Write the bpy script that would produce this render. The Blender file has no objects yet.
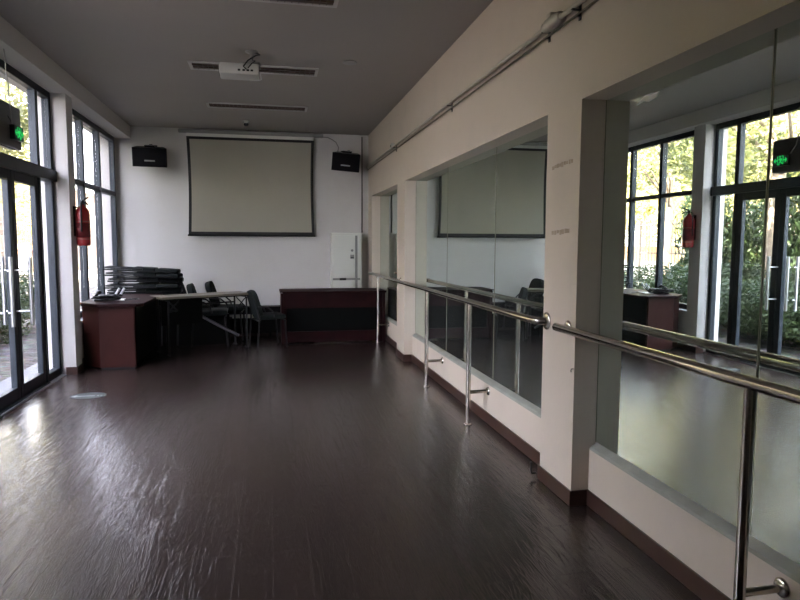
import bpy, bmesh, math, random
from mathutils import Vector, Matrix
random.seed(7)
PI = math.pi
SC = bpy.context.scene
COL = SC.collection

# ------------------------------------------------------------------ camera
cam_d = bpy.data.cameras.new('camera')
cam = bpy.data.objects.new('camera', cam_d)
COL.objects.link(cam)
cam_d.sensor_width = 36.0
cam_d.lens = 635.9 / 800 * 36.0
cam_d.clip_start = 0.05
cam_d.clip_end = 400
yaw, pitch, roll = 0.204, 0.0876, -0.0038
cam.location = (0, 0, 1.4)
cam.rotation_mode = 'XYZ'
cam.rotation_euler = (Matrix.Rotation(-yaw, 4, 'Z') @ Matrix.Rotation(PI/2 - pitch, 4, 'X') @ Matrix.Rotation(-roll, 4, 'Z')).to_euler()
SC.camera = cam

# ------------------------------------------------------------------ world, sun, exposure
SKY_STRENGTH = 16.0
SUN_STRENGTH = 45.0
EXPOSURE = 1.2
w = bpy.data.worlds.new('sky'); SC.world = w; w.use_nodes = True
nt = w.node_tree; nt.nodes.clear()
wo = nt.nodes.new('ShaderNodeOutputWorld'); bg = nt.nodes.new('ShaderNodeBackground')
tc = nt.nodes.new('ShaderNodeTexCoord'); sp = nt.nodes.new('ShaderNodeSeparateXYZ')
cr = nt.nodes.new('ShaderNodeValToRGB')
cr.color_ramp.elements[0].position = 0.0; cr.color_ramp.elements[0].color = (0.60, 0.59, 0.60, 1)
cr.color_ramp.elements[1].position = 0.7; cr.color_ramp.elements[1].color = (0.90, 0.95, 1.16, 1)
nt.links.new(tc.outputs['Generated'], sp.inputs[0]); nt.links.new(sp.outputs['Z'], cr.inputs[0])
nt.links.new(cr.outputs[0], bg.inputs[0]); bg.inputs[1].default_value = SKY_STRENGTH
nt.links.new(bg.outputs[0], wo.inputs[0])
sd = bpy.data.lights.new('sun', 'SUN'); sd.energy = SUN_STRENGTH; sd.angle = math.radians(1.0); sd.color = (1.0, 0.9, 0.72)
so = bpy.data.objects.new('sun', sd); COL.objects.link(so)
sdir = Vector((-0.62, 0.35, -0.80)).normalized()
so.rotation_euler = sdir.to_track_quat('-Z', 'Y').to_euler(); so.location = (10, -5, 20)
SC.view_settings.view_transform = 'Standard'
SC.view_settings.look = 'None'
SC.view_settings.gamma = 1.0
SC.view_settings.use_curve_mapping = False
SC.view_settings.exposure = EXPOSURE

# ------------------------------------------------------------------ materials
def mat(name, col, rough=0.6, metal=0.0, var=0.0, vscale=3.0, bump=0.0, bscale=40.0, emit=None, estr=1.0, spec=0.5, col2=None, detail=4):
    m = bpy.data.materials.new(name); m.use_nodes = True
    n = m.node_tree; b = n.nodes['Principled BSDF']
    b.inputs['Base Color'].default_value = (*col, 1)
    b.inputs['Roughness'].default_value = rough
    b.inputs['Metallic'].default_value = metal
    b.inputs['Specular IOR Level'].default_value = spec
    tcn = n.nodes.new('ShaderNodeTexCoord')
    if var > 0 or col2:
        no = n.nodes.new('ShaderNodeTexNoise'); no.inputs['Scale'].default_value = vscale; no.inputs['Detail'].default_value = detail
        n.links.new(tcn.outputs['Object'], no.inputs['Vector'])
        r = n.nodes.new('ShaderNodeValToRGB')
        r.color_ramp.elements[0].position = 0.3; r.color_ramp.elements[1].position = 0.7
        c2 = col2 if col2 else tuple(max(0, c*(1-var)) for c in col)
        r.color_ramp.elements[0].color = (*c2, 1); r.color_ramp.elements[1].color = (*col, 1)
        n.links.new(no.outputs['Fac'], r.inputs[0]); n.links.new(r.outputs[0], b.inputs['Base Color'])
    if bump > 0:
        nb = n.nodes.new('ShaderNodeTexNoise'); nb.inputs['Scale'].default_value = bscale
        n.links.new(tcn.outputs['Object'], nb.inputs['Vector'])
        bp = n.nodes.new('ShaderNodeBump'); bp.inputs['Strength'].default_value = bump; bp.inputs['Distance'].default_value = 0.01
        n.links.new(nb.outputs['Fac'], bp.inputs['Height']); n.links.new(bp.outputs[0], b.inputs['Normal'])
    if emit:
        b.inputs['Emission Color'].default_value = (*emit, 1); b.inputs['Emission Strength'].default_value = estr
    return m

M = {}
M['ceiling'] = mat('ceiling_paint', (0.34, 0.31, 0.285), 0.9, var=0.04, vscale=1.5, bump=0.03, bscale=15)
M['chrome'] = mat('brushed_stainless', (0.50, 0.46, 0.42), 0.17, 1.0, bump=0.02, bscale=60)
M['frame'] = mat('dark_aluminium_frame', (0.022, 0.028, 0.036), 0.45, 0.2, spec=0.35)
M['baseboard'] = mat('brown_baseboard', (0.055, 0.026, 0.02), 0.35, var=0.3, vscale=8)
M['black'] = mat('black_plastic', (0.008, 0.008, 0.009), 0.5, spec=0.3)
M['blackmetal'] = mat('black_metal', (0.008, 0.008, 0.009), 0.5, 0.2, spec=0.3)
M['speaker'] = mat('speaker_grille', (0.007, 0.0065, 0.009), 0.8, spec=0.15, bump=0.3, bscale=300)
M['badge'] = mat('grey_badge', (0.35, 0.35, 0.37), 0.4, 0.3)
M['white'] = mat('white_plastic', (0.42, 0.41, 0.38), 0.4)
M['pipeshadow'] = mat('pipe_shadow_brown', (0.14, 0.115, 0.085), 0.6)  # colour of the shadow line painted under the wall pipe
M['pipe'] = mat('painted_pipe', (0.46, 0.41, 0.345), 0.45, var=0.1, vscale=10)
M['screen'] = mat('screen_fabric', (0.37, 0.345, 0.28), 0.85, var=0.05, vscale=2)
M['screenblack'] = mat('screen_border', (0.012, 0.012, 0.013), 0.8)
M['casing'] = mat('screen_casing', (0.26, 0.25, 0.24), 0.5)
M['mahogany'] = mat('dark_red_wood', (0.018, 0.003, 0.004), 0.6, spec=0.12, var=0.45, vscale=6)
M['redwood'] = mat('red_brown_wood', (0.040, 0.007, 0.005), 0.55, spec=0.2, var=0.3, vscale=5)
M['darkpanel'] = mat('black_inset_panel', (0.0025, 0.003, 0.003), 0.6, spec=0.06)
M['fabric'] = mat('dark_green_fabric', (0.010, 0.013, 0.013), 0.85, spec=0.2, var=0.2, vscale=20, bump=0.1, bscale=200)
M['blacktop'] = mat('black_board', (0.003, 0.003, 0.003), 0.6, spec=0.1)
M['greymetal'] = mat('grey_metal_tube', (0.05, 0.05, 0.053), 0.4, 0.5)
M['tan'] = mat('tan_table_laminate', (0.12, 0.10, 0.075), 0.4, var=0.15, vscale=8)
M['paper'] = mat('white_paper', (0.75, 0.75, 0.76), 0.7)
M['red'] = mat('extinguisher_red', (0.26, 0.010, 0.014), 0.3)
M['redlabel'] = mat('extinguisher_label', (0.22, 0.08, 0.07), 0.5)
M['acwhite'] = mat('conditioner_white', (0.66, 0.65, 0.60), 0.35)
M['grille'] = mat('louver_dark', (0.10, 0.06, 0.05), 0.45, 0.3)
M['trim'] = mat('fixture_trim', (0.48, 0.46, 0.44), 0.5)
M['curtain'] = mat('grey_metal_box', (0.055, 0.055, 0.055), 0.4, 0.3)
M['signblack'] = mat('sign_face', (0.005, 0.012, 0.008), 0.3)
M['signgreen'] = mat('sign_green', (0.02, 0.5, 0.12), 0.5, emit=(0.03, 0.85, 0.18), estr=0.3)
M['alu'] = mat('aluminium_bar', (0.55, 0.55, 0.57), 0.3, 0.9)
M['sticker'] = mat('pale_green_sticker', (0.03, 0.035, 0.034), 0.35)
M['stickerline'] = mat('sticker_mark', (0.40, 0.44, 0.42), 0.35)
M['tape'] = mat('tape_residue', (0.42, 0.33, 0.25), 0.7, var=0.3, vscale=60)
M['glassedge'] = mat('mirror_edge', (0.22, 0.22, 0.165), 0.25)
M['backing'] = mat('mirror_backing', (0.02, 0.025, 0.022), 0.6)
M['ledge'] = mat('ledge_mortar', (0.30, 0.30, 0.26), 0.7, var=0.2, vscale=9, bump=0.1, bscale=30)
M['fence'] = mat('fence_iron', (0.10, 0.085, 0.08), 0.5, 0.3)
M['fencepost'] = mat('fence_plinth', (0.55, 0.50, 0.44), 0.8, var=0.15)
M['creamwall'] = mat('cream_render', (0.22, 0.16, 0.10), 0.9, var=0.08)
M['pinkwall'] = mat('pink_render', (0.34, 0.24, 0.19), 0.9, var=0.08)
M['redwall'] = mat('red_brick_render', (0.20, 0.065, 0.045), 0.9, var=0.1)
M['shopglass'] = mat('far_window_glass', (0.25, 0.32, 0.36), 0.1)
M['bark'] = mat('tree_bark', (0.42, 0.31, 0.22), 0.9, var=0.4, vscale=12, bump=0.5, bscale=25)
M['road'] = mat('road_surface', (0.22, 0.18, 0.13), 0.9, var=0.15, vscale=0.8)
M['kerbwhite'] = mat('pale_barrier', (0.85, 0.83, 0.80), 0.7)
M['barorange'] = mat('orange_barrier', (0.85, 0.50, 0.22), 0.7)
M['extwhite'] = mat('exterior_white_paint', (0.5, 0.52, 0.56), 0.7)

def leafmat(name, c1, c2, trans=0.5):
    m = bpy.data.materials.new(name); m.use_nodes = True
    n = m.node_tree; b = n.nodes['Principled BSDF']; out = n.nodes['Material Output']
    g = n.nodes.new('ShaderNodeTexNoise'); g.inputs['Scale'].default_value = 1.7; g.inputs['Detail'].default_value = 6
    t = n.nodes.new('ShaderNodeTexCoord'); n.links.new(t.outputs['Object'], g.inputs['Vector'])
    r = n.nodes.new('ShaderNodeValToRGB'); r.color_ramp.elements[0].position = .35; r.color_ramp.elements[1].position = .65
    r.color_ramp.elements[0].color = (*c1, 1); r.color_ramp.elements[1].color = (*c2, 1)
    n.links.new(g.outputs['Fac'], r.inputs[0]); n.links.new(r.outputs[0], b.inputs['Base Color'])
    b.inputs['Roughness'].default_value = 0.5
    tr = n.nodes.new('ShaderNodeBsdfTranslucent'); n.links.new(r.outputs[0], tr.inputs['Color'])
    mx = n.nodes.new('ShaderNodeMixShader'); mx.inputs[0].default_value = trans
    n.links.new(b.outputs[0], mx.inputs[1]); n.links.new(tr.outputs[0], mx.inputs[2]); n.links.new(mx.outputs[0], out.inputs[0])
    return m
M['leafyellow'] = leafmat('yellow_green_leaves', (0.42, 0.38, 0.12), (0.75, 0.67, 0.26))
M['leafgreen'] = leafmat('mid_green_leaves', (0.10, 0.11, 0.04), (0.32, 0.31, 0.11))
M['leafdark'] = leafmat('dark_green_leaves', (0.022, 0.040, 0.014), (0.075, 0.105, 0.036), 0.3)

def glass_mat():
    m = bpy.data.materials.new('window_glass'); m.use_nodes = True
    n = m.node_tree; out = n.nodes['Material Output']; n.nodes.remove(n.nodes['Principled BSDF'])
    t = n.nodes.new('ShaderNodeBsdfTransparent'); t.inputs[0].default_value = (0.90, 0.90, 0.92, 1)
    g = n.nodes.new('ShaderNodeBsdfGlossy'); g.inputs['Roughness'].default_value = 0.02
    ge = n.nodes.new('ShaderNodeNewGeometry'); dt = n.nodes.new('ShaderNodeVectorMath'); dt.operation = 'DOT_PRODUCT'
    n.links.new(ge.outputs['Normal'], dt.inputs[0]); n.links.new(ge.outputs['Incoming'], dt.inputs[1])
    def mth(op, a, b=None, c=None):
        q = n.nodes.new('ShaderNodeMath'); q.operation = op
        for i, v in enumerate((a, b, c)):
            if v is None: continue
            if isinstance(v, (int, float)): q.inputs[i].default_value = v
            else: n.links.new(v, q.inputs[i])
        return q.outputs[0]
    ab = mth('ABSOLUTE', dt.outputs['Value']); om = mth('SUBTRACT', 1.0, ab); p5 = mth('POWER', om, 5.0); fr = mth('MULTIPLY_ADD', p5, 0.92, 0.04)
    mx = n.nodes.new('ShaderNodeMixShader'); n.links.new(fr, mx.inputs[0])
    n.links.new(t.outputs[0], mx.inputs[1]); n.links.new(g.outputs[0], mx.inputs[2]); n.links.new(mx.outputs[0], out.inputs[0])
    return m
M['glass'] = glass_mat()

def mirror_mat():
    m = bpy.data.materials.new('mirror_silver'); m.use_nodes = True
    n = m.node_tree; out = n.nodes['Material Output']; n.nodes.remove(n.nodes['Principled BSDF'])
    g = n.nodes.new('ShaderNodeBsdfGlossy'); g.inputs['Roughness'].default_value = 0.0
    g.inputs[0].default_value = (0.76, 0.85, 0.81, 1)
    d = n.nodes.new('ShaderNodeBsdfDiffuse'); d.inputs[0].default_value = (0.35, 0.38, 0.36, 1)
    t = n.nodes.new('ShaderNodeTexCoord'); no = n.nodes.new('ShaderNodeTexNoise'); no.inputs['Scale'].default_value = 1.5; no.inputs['Detail'].default_value = 5
    n.links.new(t.outputs['Object'], no.inputs['Vector'])
    mr = n.nodes.new('ShaderNodeMapRange'); mr.inputs[1].default_value = .35; mr.inputs[2].default_value = .75; mr.inputs[3].default_value = .015; mr.inputs[4].default_value = .07
    n.links.new(no.outputs['Fac'], mr.inputs[0])
    mx = n.nodes.new('ShaderNodeMixShader'); n.links.new(mr.outputs[0], mx.inputs[0])
    n.links.new(g.outputs[0], mx.inputs[1]); n.links.new(d.outputs[0], mx.inputs[2]); n.links.new(mx.outputs[0], out.inputs[0])
    return m
M['mirror'] = mirror_mat()

def wall_mat(name, col, dirt=(0.42, 0.38, 0.33), low=True):
    """painted plaster with scuffs: stains with their own shapes, stronger near the floor"""
    m = bpy.data.materials.new(name); m.use_nodes = True
    n = m.node_tree; b = n.nodes['Principled BSDF']; b.inputs['Roughness'].default_value = 0.75
    t = n.nodes.new('ShaderNodeTexCoord')
    big = n.nodes.new('ShaderNodeTexNoise'); big.inputs['Scale'].default_value = 2.2; big.inputs['Detail'].default_value = 8; big.inputs['Roughness'].default_value = .65
    n.links.new(t.outputs['Object'], big.inputs['Vector'])
    mr = n.nodes.new('ShaderNodeMapRange'); mr.inputs[1].default_value = .52; mr.inputs[2].default_value = .72; mr.inputs[3].default_value = 0; mr.inputs[4].default_value = .30
    n.links.new(big.outputs['Fac'], mr.inputs[0])
    mx = n.nodes.new('ShaderNodeMix'); mx.data_type = 'RGBA'
    mx.inputs['A'].default_value = (*col, 1); mx.inputs['B'].default_value = (*dirt, 1)
    n.links.new(mr.outputs[0], mx.inputs['Factor'])
    n.links.new(mx.outputs['Result'], b.inputs['Base Color'])
    nb = n.nodes.new('ShaderNodeTexNoise'); nb.inputs['Scale'].default_value = 30; n.links.new(t.outputs['Object'], nb.inputs['Vector'])
    bp = n.nodes.new('ShaderNodeBump'); bp.inputs['Strength'].default_value = .08; bp.inputs['Distance'].default_value = .01
    n.links.new(nb.outputs['Fac'], bp.inputs['Height']); n.links.new(bp.outputs[0], b.inputs['Normal'])
    return m
M['wall_r'] = wall_mat('wall_paint_right', (0.54, 0.46, 0.385))
M['wall_b'] = wall_mat('wall_paint_back', (0.60, 0.575, 0.555), (0.52, 0.48, 0.46))
M['wall_l'] = wall_mat('wall_paint_left', (0.54, 0.51, 0.49), (0.44, 0.45, 0.42))
M['greyboard'] = M['wall_l']

def floor_mat():
    m = bpy.data.materials.new('embossed_laminate'); m.use_nodes = True
    n = m.node_tree; b = n.nodes['Principled BSDF']; L = n.links.new
    t = n.nodes.new('ShaderNodeTexCoord')
    mp = n.nodes.new('ShaderNodeMapping'); mp.inputs['Rotation'].default_value = (0, 0, PI/2)
    L(t.outputs['Object'], mp.inputs['Vector'])
    br = n.nodes.new('ShaderNodeTexBrick'); br.inputs['Scale'].default_value = 1.0
    br.inputs['Brick Width'].default_value = 1.2; br.inputs['Row Height'].default_value = 0.165
    br.inputs['Mortar Size'].default_value = 0.003; br.inputs['Mortar Smooth'].default_value = 0.3
    br.inputs['Color1'].default_value = (0.032, 0.0205, 0.0175, 1); br.inputs['Color2'].default_value = (0.023, 0.0145, 0.0125, 1)
    br.inputs['Mortar'].default_value = (0.012, 0.007, 0.006, 1); br.offset = 0.37
    L(mp.outputs[0], br.inputs['Vector'])
    # grain stretched along the planks, different in every plank
    mg = n.nodes.new('ShaderNodeMapping'); mg.inputs['Scale'].default_value = (21, 2.2, 1)
    off = n.nodes.new('ShaderNodeVectorMath'); off.operation = 'MULTIPLY_ADD'
    L(br.outputs['Color'], off.inputs[0]); off.inputs[1].default_value = (90, 170, 0); L(t.outputs['Object'], off.inputs[2])
    L(off.outputs[0], mg.inputs['Vector'])
    ng = n.nodes.new('ShaderNodeTexNoise'); ng.inputs['Scale'].default_value = 1.0; ng.inputs['Detail'].default_value = 2.5; ng.inputs['Distortion'].default_value = 0.9
    L(mg.outputs[0], ng.inputs['Vector'])
    # ring lines: fold the noise
    mul = n.nodes.new('ShaderNodeMath'); mul.operation = 'MULTIPLY'; mul.inputs[1].default_value = 9.0; L(ng.outputs['Fac'], mul.inputs[0])
    pp = n.nodes.new('ShaderNodeMath'); pp.operation = 'PINGPONG'; pp.inputs[1].default_value = 0.5; L(mul.outputs[0], pp.inputs[0])
    bp = n.nodes.new('ShaderNodeBump'); bp.inputs['Strength'].default_value = 0.6; bp.inputs['Distance'].default_value = 0.0015
    L(pp.outputs[0], bp.inputs['Height'])
    bp2 = n.nodes.new('ShaderNodeBump'); bp2.inputs['Strength'].default_value = 0.5; bp2.inputs['Distance'].default_value = 0.002; bp2.invert = True
    L(br.outputs['Fac'], bp2.inputs['Height']); L(bp.outputs[0], bp2.inputs['Normal'])
    L(bp2.outputs[0], b.inputs['Normal'])
    # scuffs
    ns = n.nodes.new('ShaderNodeTexNoise'); ns.inputs['Scale'].default_value = 1.3; ns.inputs['Detail'].default_value = 6
    L(t.outputs['Object'], ns.inputs['Vector'])
    mr = n.nodes.new('ShaderNodeMapRange'); mr.inputs[1].default_value = .35; mr.inputs[2].default_value = .7; mr.inputs[3].default_value = .27; mr.inputs[4].default_value = .34
    L(ns.outputs['Fac'], mr.inputs[0]); b.inputs['Roughness'].default_value = 0.23
    L(br.outputs['Color'], b.inputs['Base Color'])
    b.inputs['Specular IOR Level'].default_value = 0.75
    return m
M['floor'] = floor_mat()

def ground_mat():
    m = bpy.data.materials.new('leaf_litter_ground'); m.use_nodes = True
    n = m.node_tree; b = n.nodes['Principled BSDF']; L = n.links.new
    t = n.nodes.new('ShaderNodeTexCoord')
    v = n.nodes.new('ShaderNodeTexVoronoi'); v.inputs['Scale'].default_value = 11; L(t.outputs['Object'], v.inputs['Vector'])
    no = n.nodes.new('ShaderNodeTexNoise'); no.inputs['Scale'].default_value = 5; no.inputs['Detail'].default_value = 8; L(t.outputs['Object'], no.inputs['Vector'])
    r = n.nodes.new('ShaderNodeValToRGB'); r.color_ramp.elements[0].position = .4; r.color_ramp.elements[1].position = .62
    r.color_ramp.elements[0].color = (0.02, 0.017, 0.013, 1); r.color_ramp.elements[1].color = (0.10, 0.09, 0.078, 1)
    L(no.outputs['Fac'], r.inputs[0]); mx = n.nodes.new('ShaderNodeMix'); mx.data_type = 'RGBA'; mx.blend_type = 'MULTIPLY'; mx.inputs['Factor'].default_value = .5
    L(r.outputs[0], mx.inputs['A']); L(v.outputs['Color'], mx.inputs['B']); L(mx.outputs['Result'], b.inputs['Base Color'])
    b.inputs['Roughness'].default_value = .9
    bp = n.nodes.new('ShaderNodeBump'); bp.inputs['Distance'].default_value = .03; L(v.outputs['Distance'], bp.inputs['Height']); L(bp.outputs[0], b.inputs['Normal'])
    return m
M['ground'] = ground_mat()
M['paving'] = mat('pale_paving', (0.10, 0.10, 0.115), 0.7, var=0.3, vscale=3, bump=0.1, bscale=20)

# ------------------------------------------------------------------ mesh builder
class MB:
    def __init__(s): s.v = []; s.f = []; s.sm = []
    def add(s, vs, fs, smooth=False):
        o = len(s.v); s.v += [Vector(p) for p in vs]
        for f in fs: s.f.append([i+o for i in f]); s.sm.append(smooth)
        return s
    def box(s, x0, x1, y0, y1, z0, z1, rot=None, piv=None):
        if x0 > x1: x0, x1 = x1, x0
        if y0 > y1: y0, y1 = y1, y0
        if z0 > z1: z0, z1 = z1, z0
        vs = [Vector(p) for p in ((x0,y0,z0),(x1,y0,z0),(x1,y1,z0),(x0,y1,z0),(x0,y0,z1),(x1,y0,z1),(x1,y1,z1),(x0,y1,z1))]
        if rot is not None:
            c = Vector(piv) if piv is not None else Vector(((x0+x1)/2,(y0+y1)/2,(z0+z1)/2))
            vs = [rot @ (p-c) + c for p in vs]
        return s.add(vs, [(0,3,2,1),(4,5,6,7),(0,1,5,4),(1,2,6,5),(2,3,7,6),(3,0,4,7)])
    def rbox(s, x0, x1, y0, y1, z0, z1, b=0.01, n=2):
        """box with rounded edges"""
        bm = bmesh.new()
        bmesh.ops.create_cube(bm, size=1)
        for v in bm.verts: v.co = Vector(((x0+x1)/2+v.co.x*(x1-x0), (y0+y1)/2+v.co.y*(y1-y0), (z0+z1)/2+v.co.z*(z1-z0)))
        bmesh.ops.bevel(bm, geom=bm.edges[:]+bm.verts[:], offset=b, segments=n, affect='EDGES', profile=0.5)
        bm.verts.index_update()
        vs = [v.co.copy() for v in bm.verts]; fs = [[v.index for v in f.verts] for f in bm.faces]
        bm.free(); return s.add(vs, fs, True)
    def prism(s, pts, axis, a, b):
        """extrude a 2D outline along axis from a to b"""
        def P(p, t):
            return {'x': (t, p[0], p[1]), 'y': (p[0], t, p[1]), 'z': (p[0], p[1], t)}[axis]
        n = len(pts)
        vs = [P(p, a) for p in pts] + [P(p, b) for p in pts]
        fs = [list(range(n))[::-1], list(range(n, 2*n))] + [(i, (i+1) % n, n+(i+1) % n, n+i) for i in range(n)]
        return s.add(vs, fs)
    def cyl(s, p0, p1, r, n=16, r1=None, cap=True):
        p0, p1 = Vector(p0), Vector(p1); r1 = r if r1 is None else r1
        d = (p1-p0).normalized(); u = d.orthogonal().normalized(); v = d.cross(u)
        vs = []
        for p, rr in ((p0, r), (p1, r1)):
            for i in range(n):
                a = 2*PI*i/n; vs.append(p + (u*math.cos(a)+v*math.sin(a))*rr)
        s.add(vs, [(i, (i+1) % n, n+(i+1) % n, n+i) for i in range(n)], True)
        if cap:
            s.add(vs[:n], [list(range(n))[::-1]]); s.add(vs[n:], [list(range(n))])
        return s
    def tube(s, pts, r, n=10):
        pts = [Vector(p) for p in pts]; rings = []; u = None
        for i, p in enumerate(pts):
            d = (pts[min(i+1, len(pts)-1)] - pts[max(i-1, 0)]).normalized()
            u = d.orthogonal().normalized() if u is None else (u - d*u.dot(d)).normalized()
            v = d.cross(u); rr = r[i] if isinstance(r, (list, tuple)) else r
            rings.append([p + (u*math.cos(2*PI*k/n)+v*math.sin(2*PI*k/n))*rr for k in range(n)])
        vs = [q for rg in rings for q in rg]; fs = []
        for i in range(len(pts)-1):
            for k in range(n): fs.append((i*n+k, i*n+(k+1) % n, (i+1)*n+(k+1) % n, (i+1)*n+k))
        s.add(vs, fs, True); s.add(rings[0], [list(range(n))[::-1]]); s.add(rings[-1], [list(range(n))])
        return s
    def lathe(s, prof, c, n=24, axis='z'):
        c = Vector(c); vs = []
        for (r, h) in prof:
            for k in range(n):
                a = 2*PI*k/n; x, y = r*math.cos(a), r*math.sin(a)
                vs.append(c + Vector({'z': (x, y, h), 'x': (h, x, y), 'y': (x, h, y)}[axis]))
        fs = [(i*n+k, i*n+(k+1) % n, (i+1)*n+(k+1) % n, (i+1)*n+k) for i in range(len(prof)-1) for k in range(n)]
        return s.add(vs, fs, True)
    def xf(s, mtx):
        s.v = [mtx @ p for p in s.v]; return s
    def build(s, name, m, parent=None, loc=None, bevel=0.0):
        org = Vector(loc) if loc is not None else Vector((0, 0, 0))
        if parent is not None:
            q = parent
            while q is not None: org = org + q.location; q = q.parent
        me = bpy.data.meshes.new(name)
        me.from_pydata([tuple(p-org) for p in s.v], [], s.f)
        me.polygons.foreach_set('use_smooth', s.sm); me.update()
        bm = bmesh.new(); bm.from_mesh(me); bmesh.ops.recalc_face_normals(bm, faces=bm.faces); bm.to_mesh(me); bm.free()
        me.materials.append(m)
        o = bpy.data.objects.new(name, me); COL.objects.link(o)
        if parent is not None: o.parent = parent
        elif loc is not None: o.location = loc
        if bevel > 0:
            bv = o.modifiers.new('bevel', 'BEVEL'); bv.width = bevel; bv.segments = 2; bv.limit_method = 'ANGLE'
        return o

def struct(o): o['kind'] = 'structure'; return o
def tag(o, label, cat, group=None, kind=None):
    o['label'] = label; o['category'] = cat
    if group: o['group'] = group
    if kind: o['kind'] = kind
    return o
def thing(name, loc, label, cat, group=None):
    o = bpy.data.objects.new(name, None); COL.objects.link(o); o.location = loc; o.empty_display_size = .1
    return tag(o, label, cat, group)
def copy_tree(o, parent=None):
    c = o.copy(); COL.objects.link(c)
    if parent is not None: c.parent = parent
    for ch in list(o.children): copy_tree(ch, c)
    return c

# ------------------------------------------------------------------ room dimensions
H = 3.11; YB = 10.13; YF = -2.3; XP = 1.575; XQ = 1.675; XM = 1.71; ZT = 2.14
XG = -2.2          # glazing plane on the left
bays = [(-0.84, 3.06), (3.46, 7.36), (7.80, 9.78)]

struct(MB().box(-2.30, 1.95, YF-.2, YB+.2, -.12, 0).build('floor', M['floor']))
struct(MB().box(-2.5, 2.2, YF-.2, YB+.25, H, H+.25).build('ceiling', M['ceiling']))
struct(MB().box(-2.42, 1.95, YB, YB+.25, -.1, H).build('wall_back', M['wall_b']))
struct(MB().box(-2.42, 1.95, YF-.25, YF, -.1, H).build('wall_front', M['wall_b']))

# right wall: lintel, pillars, parapets under the mirrors
b = MB()
b.box(XP, 1.95, YF, YB, ZT, H)
ps = [YF] + [y for p in bays for y in p] + [YB]
for i in range(0, len(ps), 2): b.box(XP, 1.95, ps[i], ps[i+1], 0, ZT)
for (y0, y1) in bays:
    b.box(XQ, 1.95, y0, y1, 0, .305)
    b.box(1.725, 1.95, y0, y1, .305, ZT)
struct(b.build('wall_right', M['wall_r']))
for i, (y0, y1) in enumerate(bays):
    struct(MB().prism([(XQ, .305), (XM+.012, .305), (XM+.012, .345), (XQ+.006, .318)], 'y', y0+.001, y1-.001).build('trim_%d' % (i+1), M['ledge']))

# right baseboard following pillars and parapets
b = MB(); t = .012; hb = .085
for i in range(0, len(ps), 2):
    b.box(XP-t, XP, ps[i]-(t if i else 0), ps[i+1]+(t if i < 6 else 0), 0, hb)
for (y0, y1) in bays:
    b.box(XQ-t, XQ, y0, y1, 0, hb)
    b.box(XP, XQ-t, y0, y0+t, 0, hb); b.box(XP, XQ-t, y1-t, y1, 0, hb)
struct(b.build('baseboard_right', M['baseboard'], bevel=.003))
struct(MB().box(-2.18, XP-t, YB-.012, YB, 0, .085).build('baseboard_back', M['baseboard'], bevel=.003))

# left side: beam, pillars (running out past the glass), wall below the window
LP = [(-2.3, 2.35), (4.55, 4.85), (7.25, 7.47)]  # first stretch is an unseen bay, walled up to dim the room
b = MB()
b.box(-2.42, -1.96, YF, YB, 2.93, H)
for (y0, y1) in LP:
    b.box(-2.34, -2.02, y0, y1, -.1, 2.93)
b.box(-2.30, -2.10, 7.47, YB, -.1, .50)
b.box(-2.36, -2.20, YB-.10, YB, .5, 2.93)
struct(b.build('wall_left', M['wall_l']))
b = MB()
b.box(-2.02, -2.008, 7.238, 7.48, 0, .085); b.box(-2.12, -2.02, 7.238, 7.25, 0, .085); b.box(-2.10, -2.088, 7.48, YB-.012, 0, .085)
struct(b.build('baseboard_left', M['baseboard'], bevel=.003))
struct(MB().box(-2.22, -2.07, 7.47, 10.03, .50, .525).build('trim_4', M['extwhite'], bevel=.003))
# floor sill strip along the doors
struct(MB().box(-2.19, -2.125, 4.85, 7.25, 0, .012).build('trim_5', M['alu']))

# ------------------------------------------------------------------ glazing
def bar(mb, y0, y1, z0, z1, x0=-2.235, x1=-2.165): mb.box(x0, x1, y0, y1, z0, z1)
def pane(parent, y0, y1, z0, z1, x=-2.2):
    return MB().box(x-.003, x+.003, y0, y1, z0, z1).build('pane', M['glass'], parent)
def wempty(name, loc):
    o = bpy.data.objects.new(name, None); COL.objects.link(o); o.location = loc; o['kind'] = 'structure'; return o

# window_1: beside the desk, three lights wide with a transom
w1 = wempty('window_1', (-2.2, 8.75, .52))
f = MB(); y0, y1 = 7.47, 10.03; ms = [8.37, 9.13, 9.87]
bar(f, y0, y1, .525, .60); bar(f, y0, y1, 2.86, 2.93)
bar(f, y0, y0+.05, .60, 2.86); bar(f, y1-.06, y1, .60, 2.86)
segs = [y0+.05]
for m_ in (8.38, 9.15):
    bar(f, m_-.035, m_+.035, .60, 2.86, -2.24, -2.16)
edges = [(y0+.05, 8.34), (8.42, 9.11), (9.19, y1-.06)]
for (a, c) in edges: bar(f, a, c, 2.08, 2.14)
f.build('window_frame', M['frame'], w1, bevel=.004)
for (a, c) in edges:
    pane(w1, a, c, .60, 2.08); pane(w1, a, c, 2.14, 2.86)

# door_1: double glazed doors with side lights and lights over
d1 = wempty('door_1', (-2.2, 6.05, 0))
f = MB(); y0, y1 = 4.85, 7.25
bar(f, y0, y1, 2.86, 2.93); bar(f, y0, y1, 2.03, 2.14, -2.27, -2.13); bar(f, y1-.06, y1, 0, 2.86); bar(f, y0, y0+.06, 0, 2.86)
for m_ in (6.84, 5.42):
    bar(f, m_-.035, m_+.035, 2.14, 2.86); bar(f, m_-.03, m_+.03, 0, 2.03)
bar(f, 6.87, y1-.06, 0, .09); bar(f, y0+.06, 5.39, 0, .09); bar(f, 5.45, 6.81, 0, .02, -2.22, -2.14)
f.build('door_frame', M['frame'], d1, bevel=.004)
for (a, c) in ((y0+.06, 5.385), (5.455, 6.805), (6.875, y1-.06)): pane(d1, a, c, 2.14, 2.86)
for (a, c) in ((y0+.06, 5.39), (6.87, y1-.06)): pane(d1, a, c, .09, 2.03)
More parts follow.
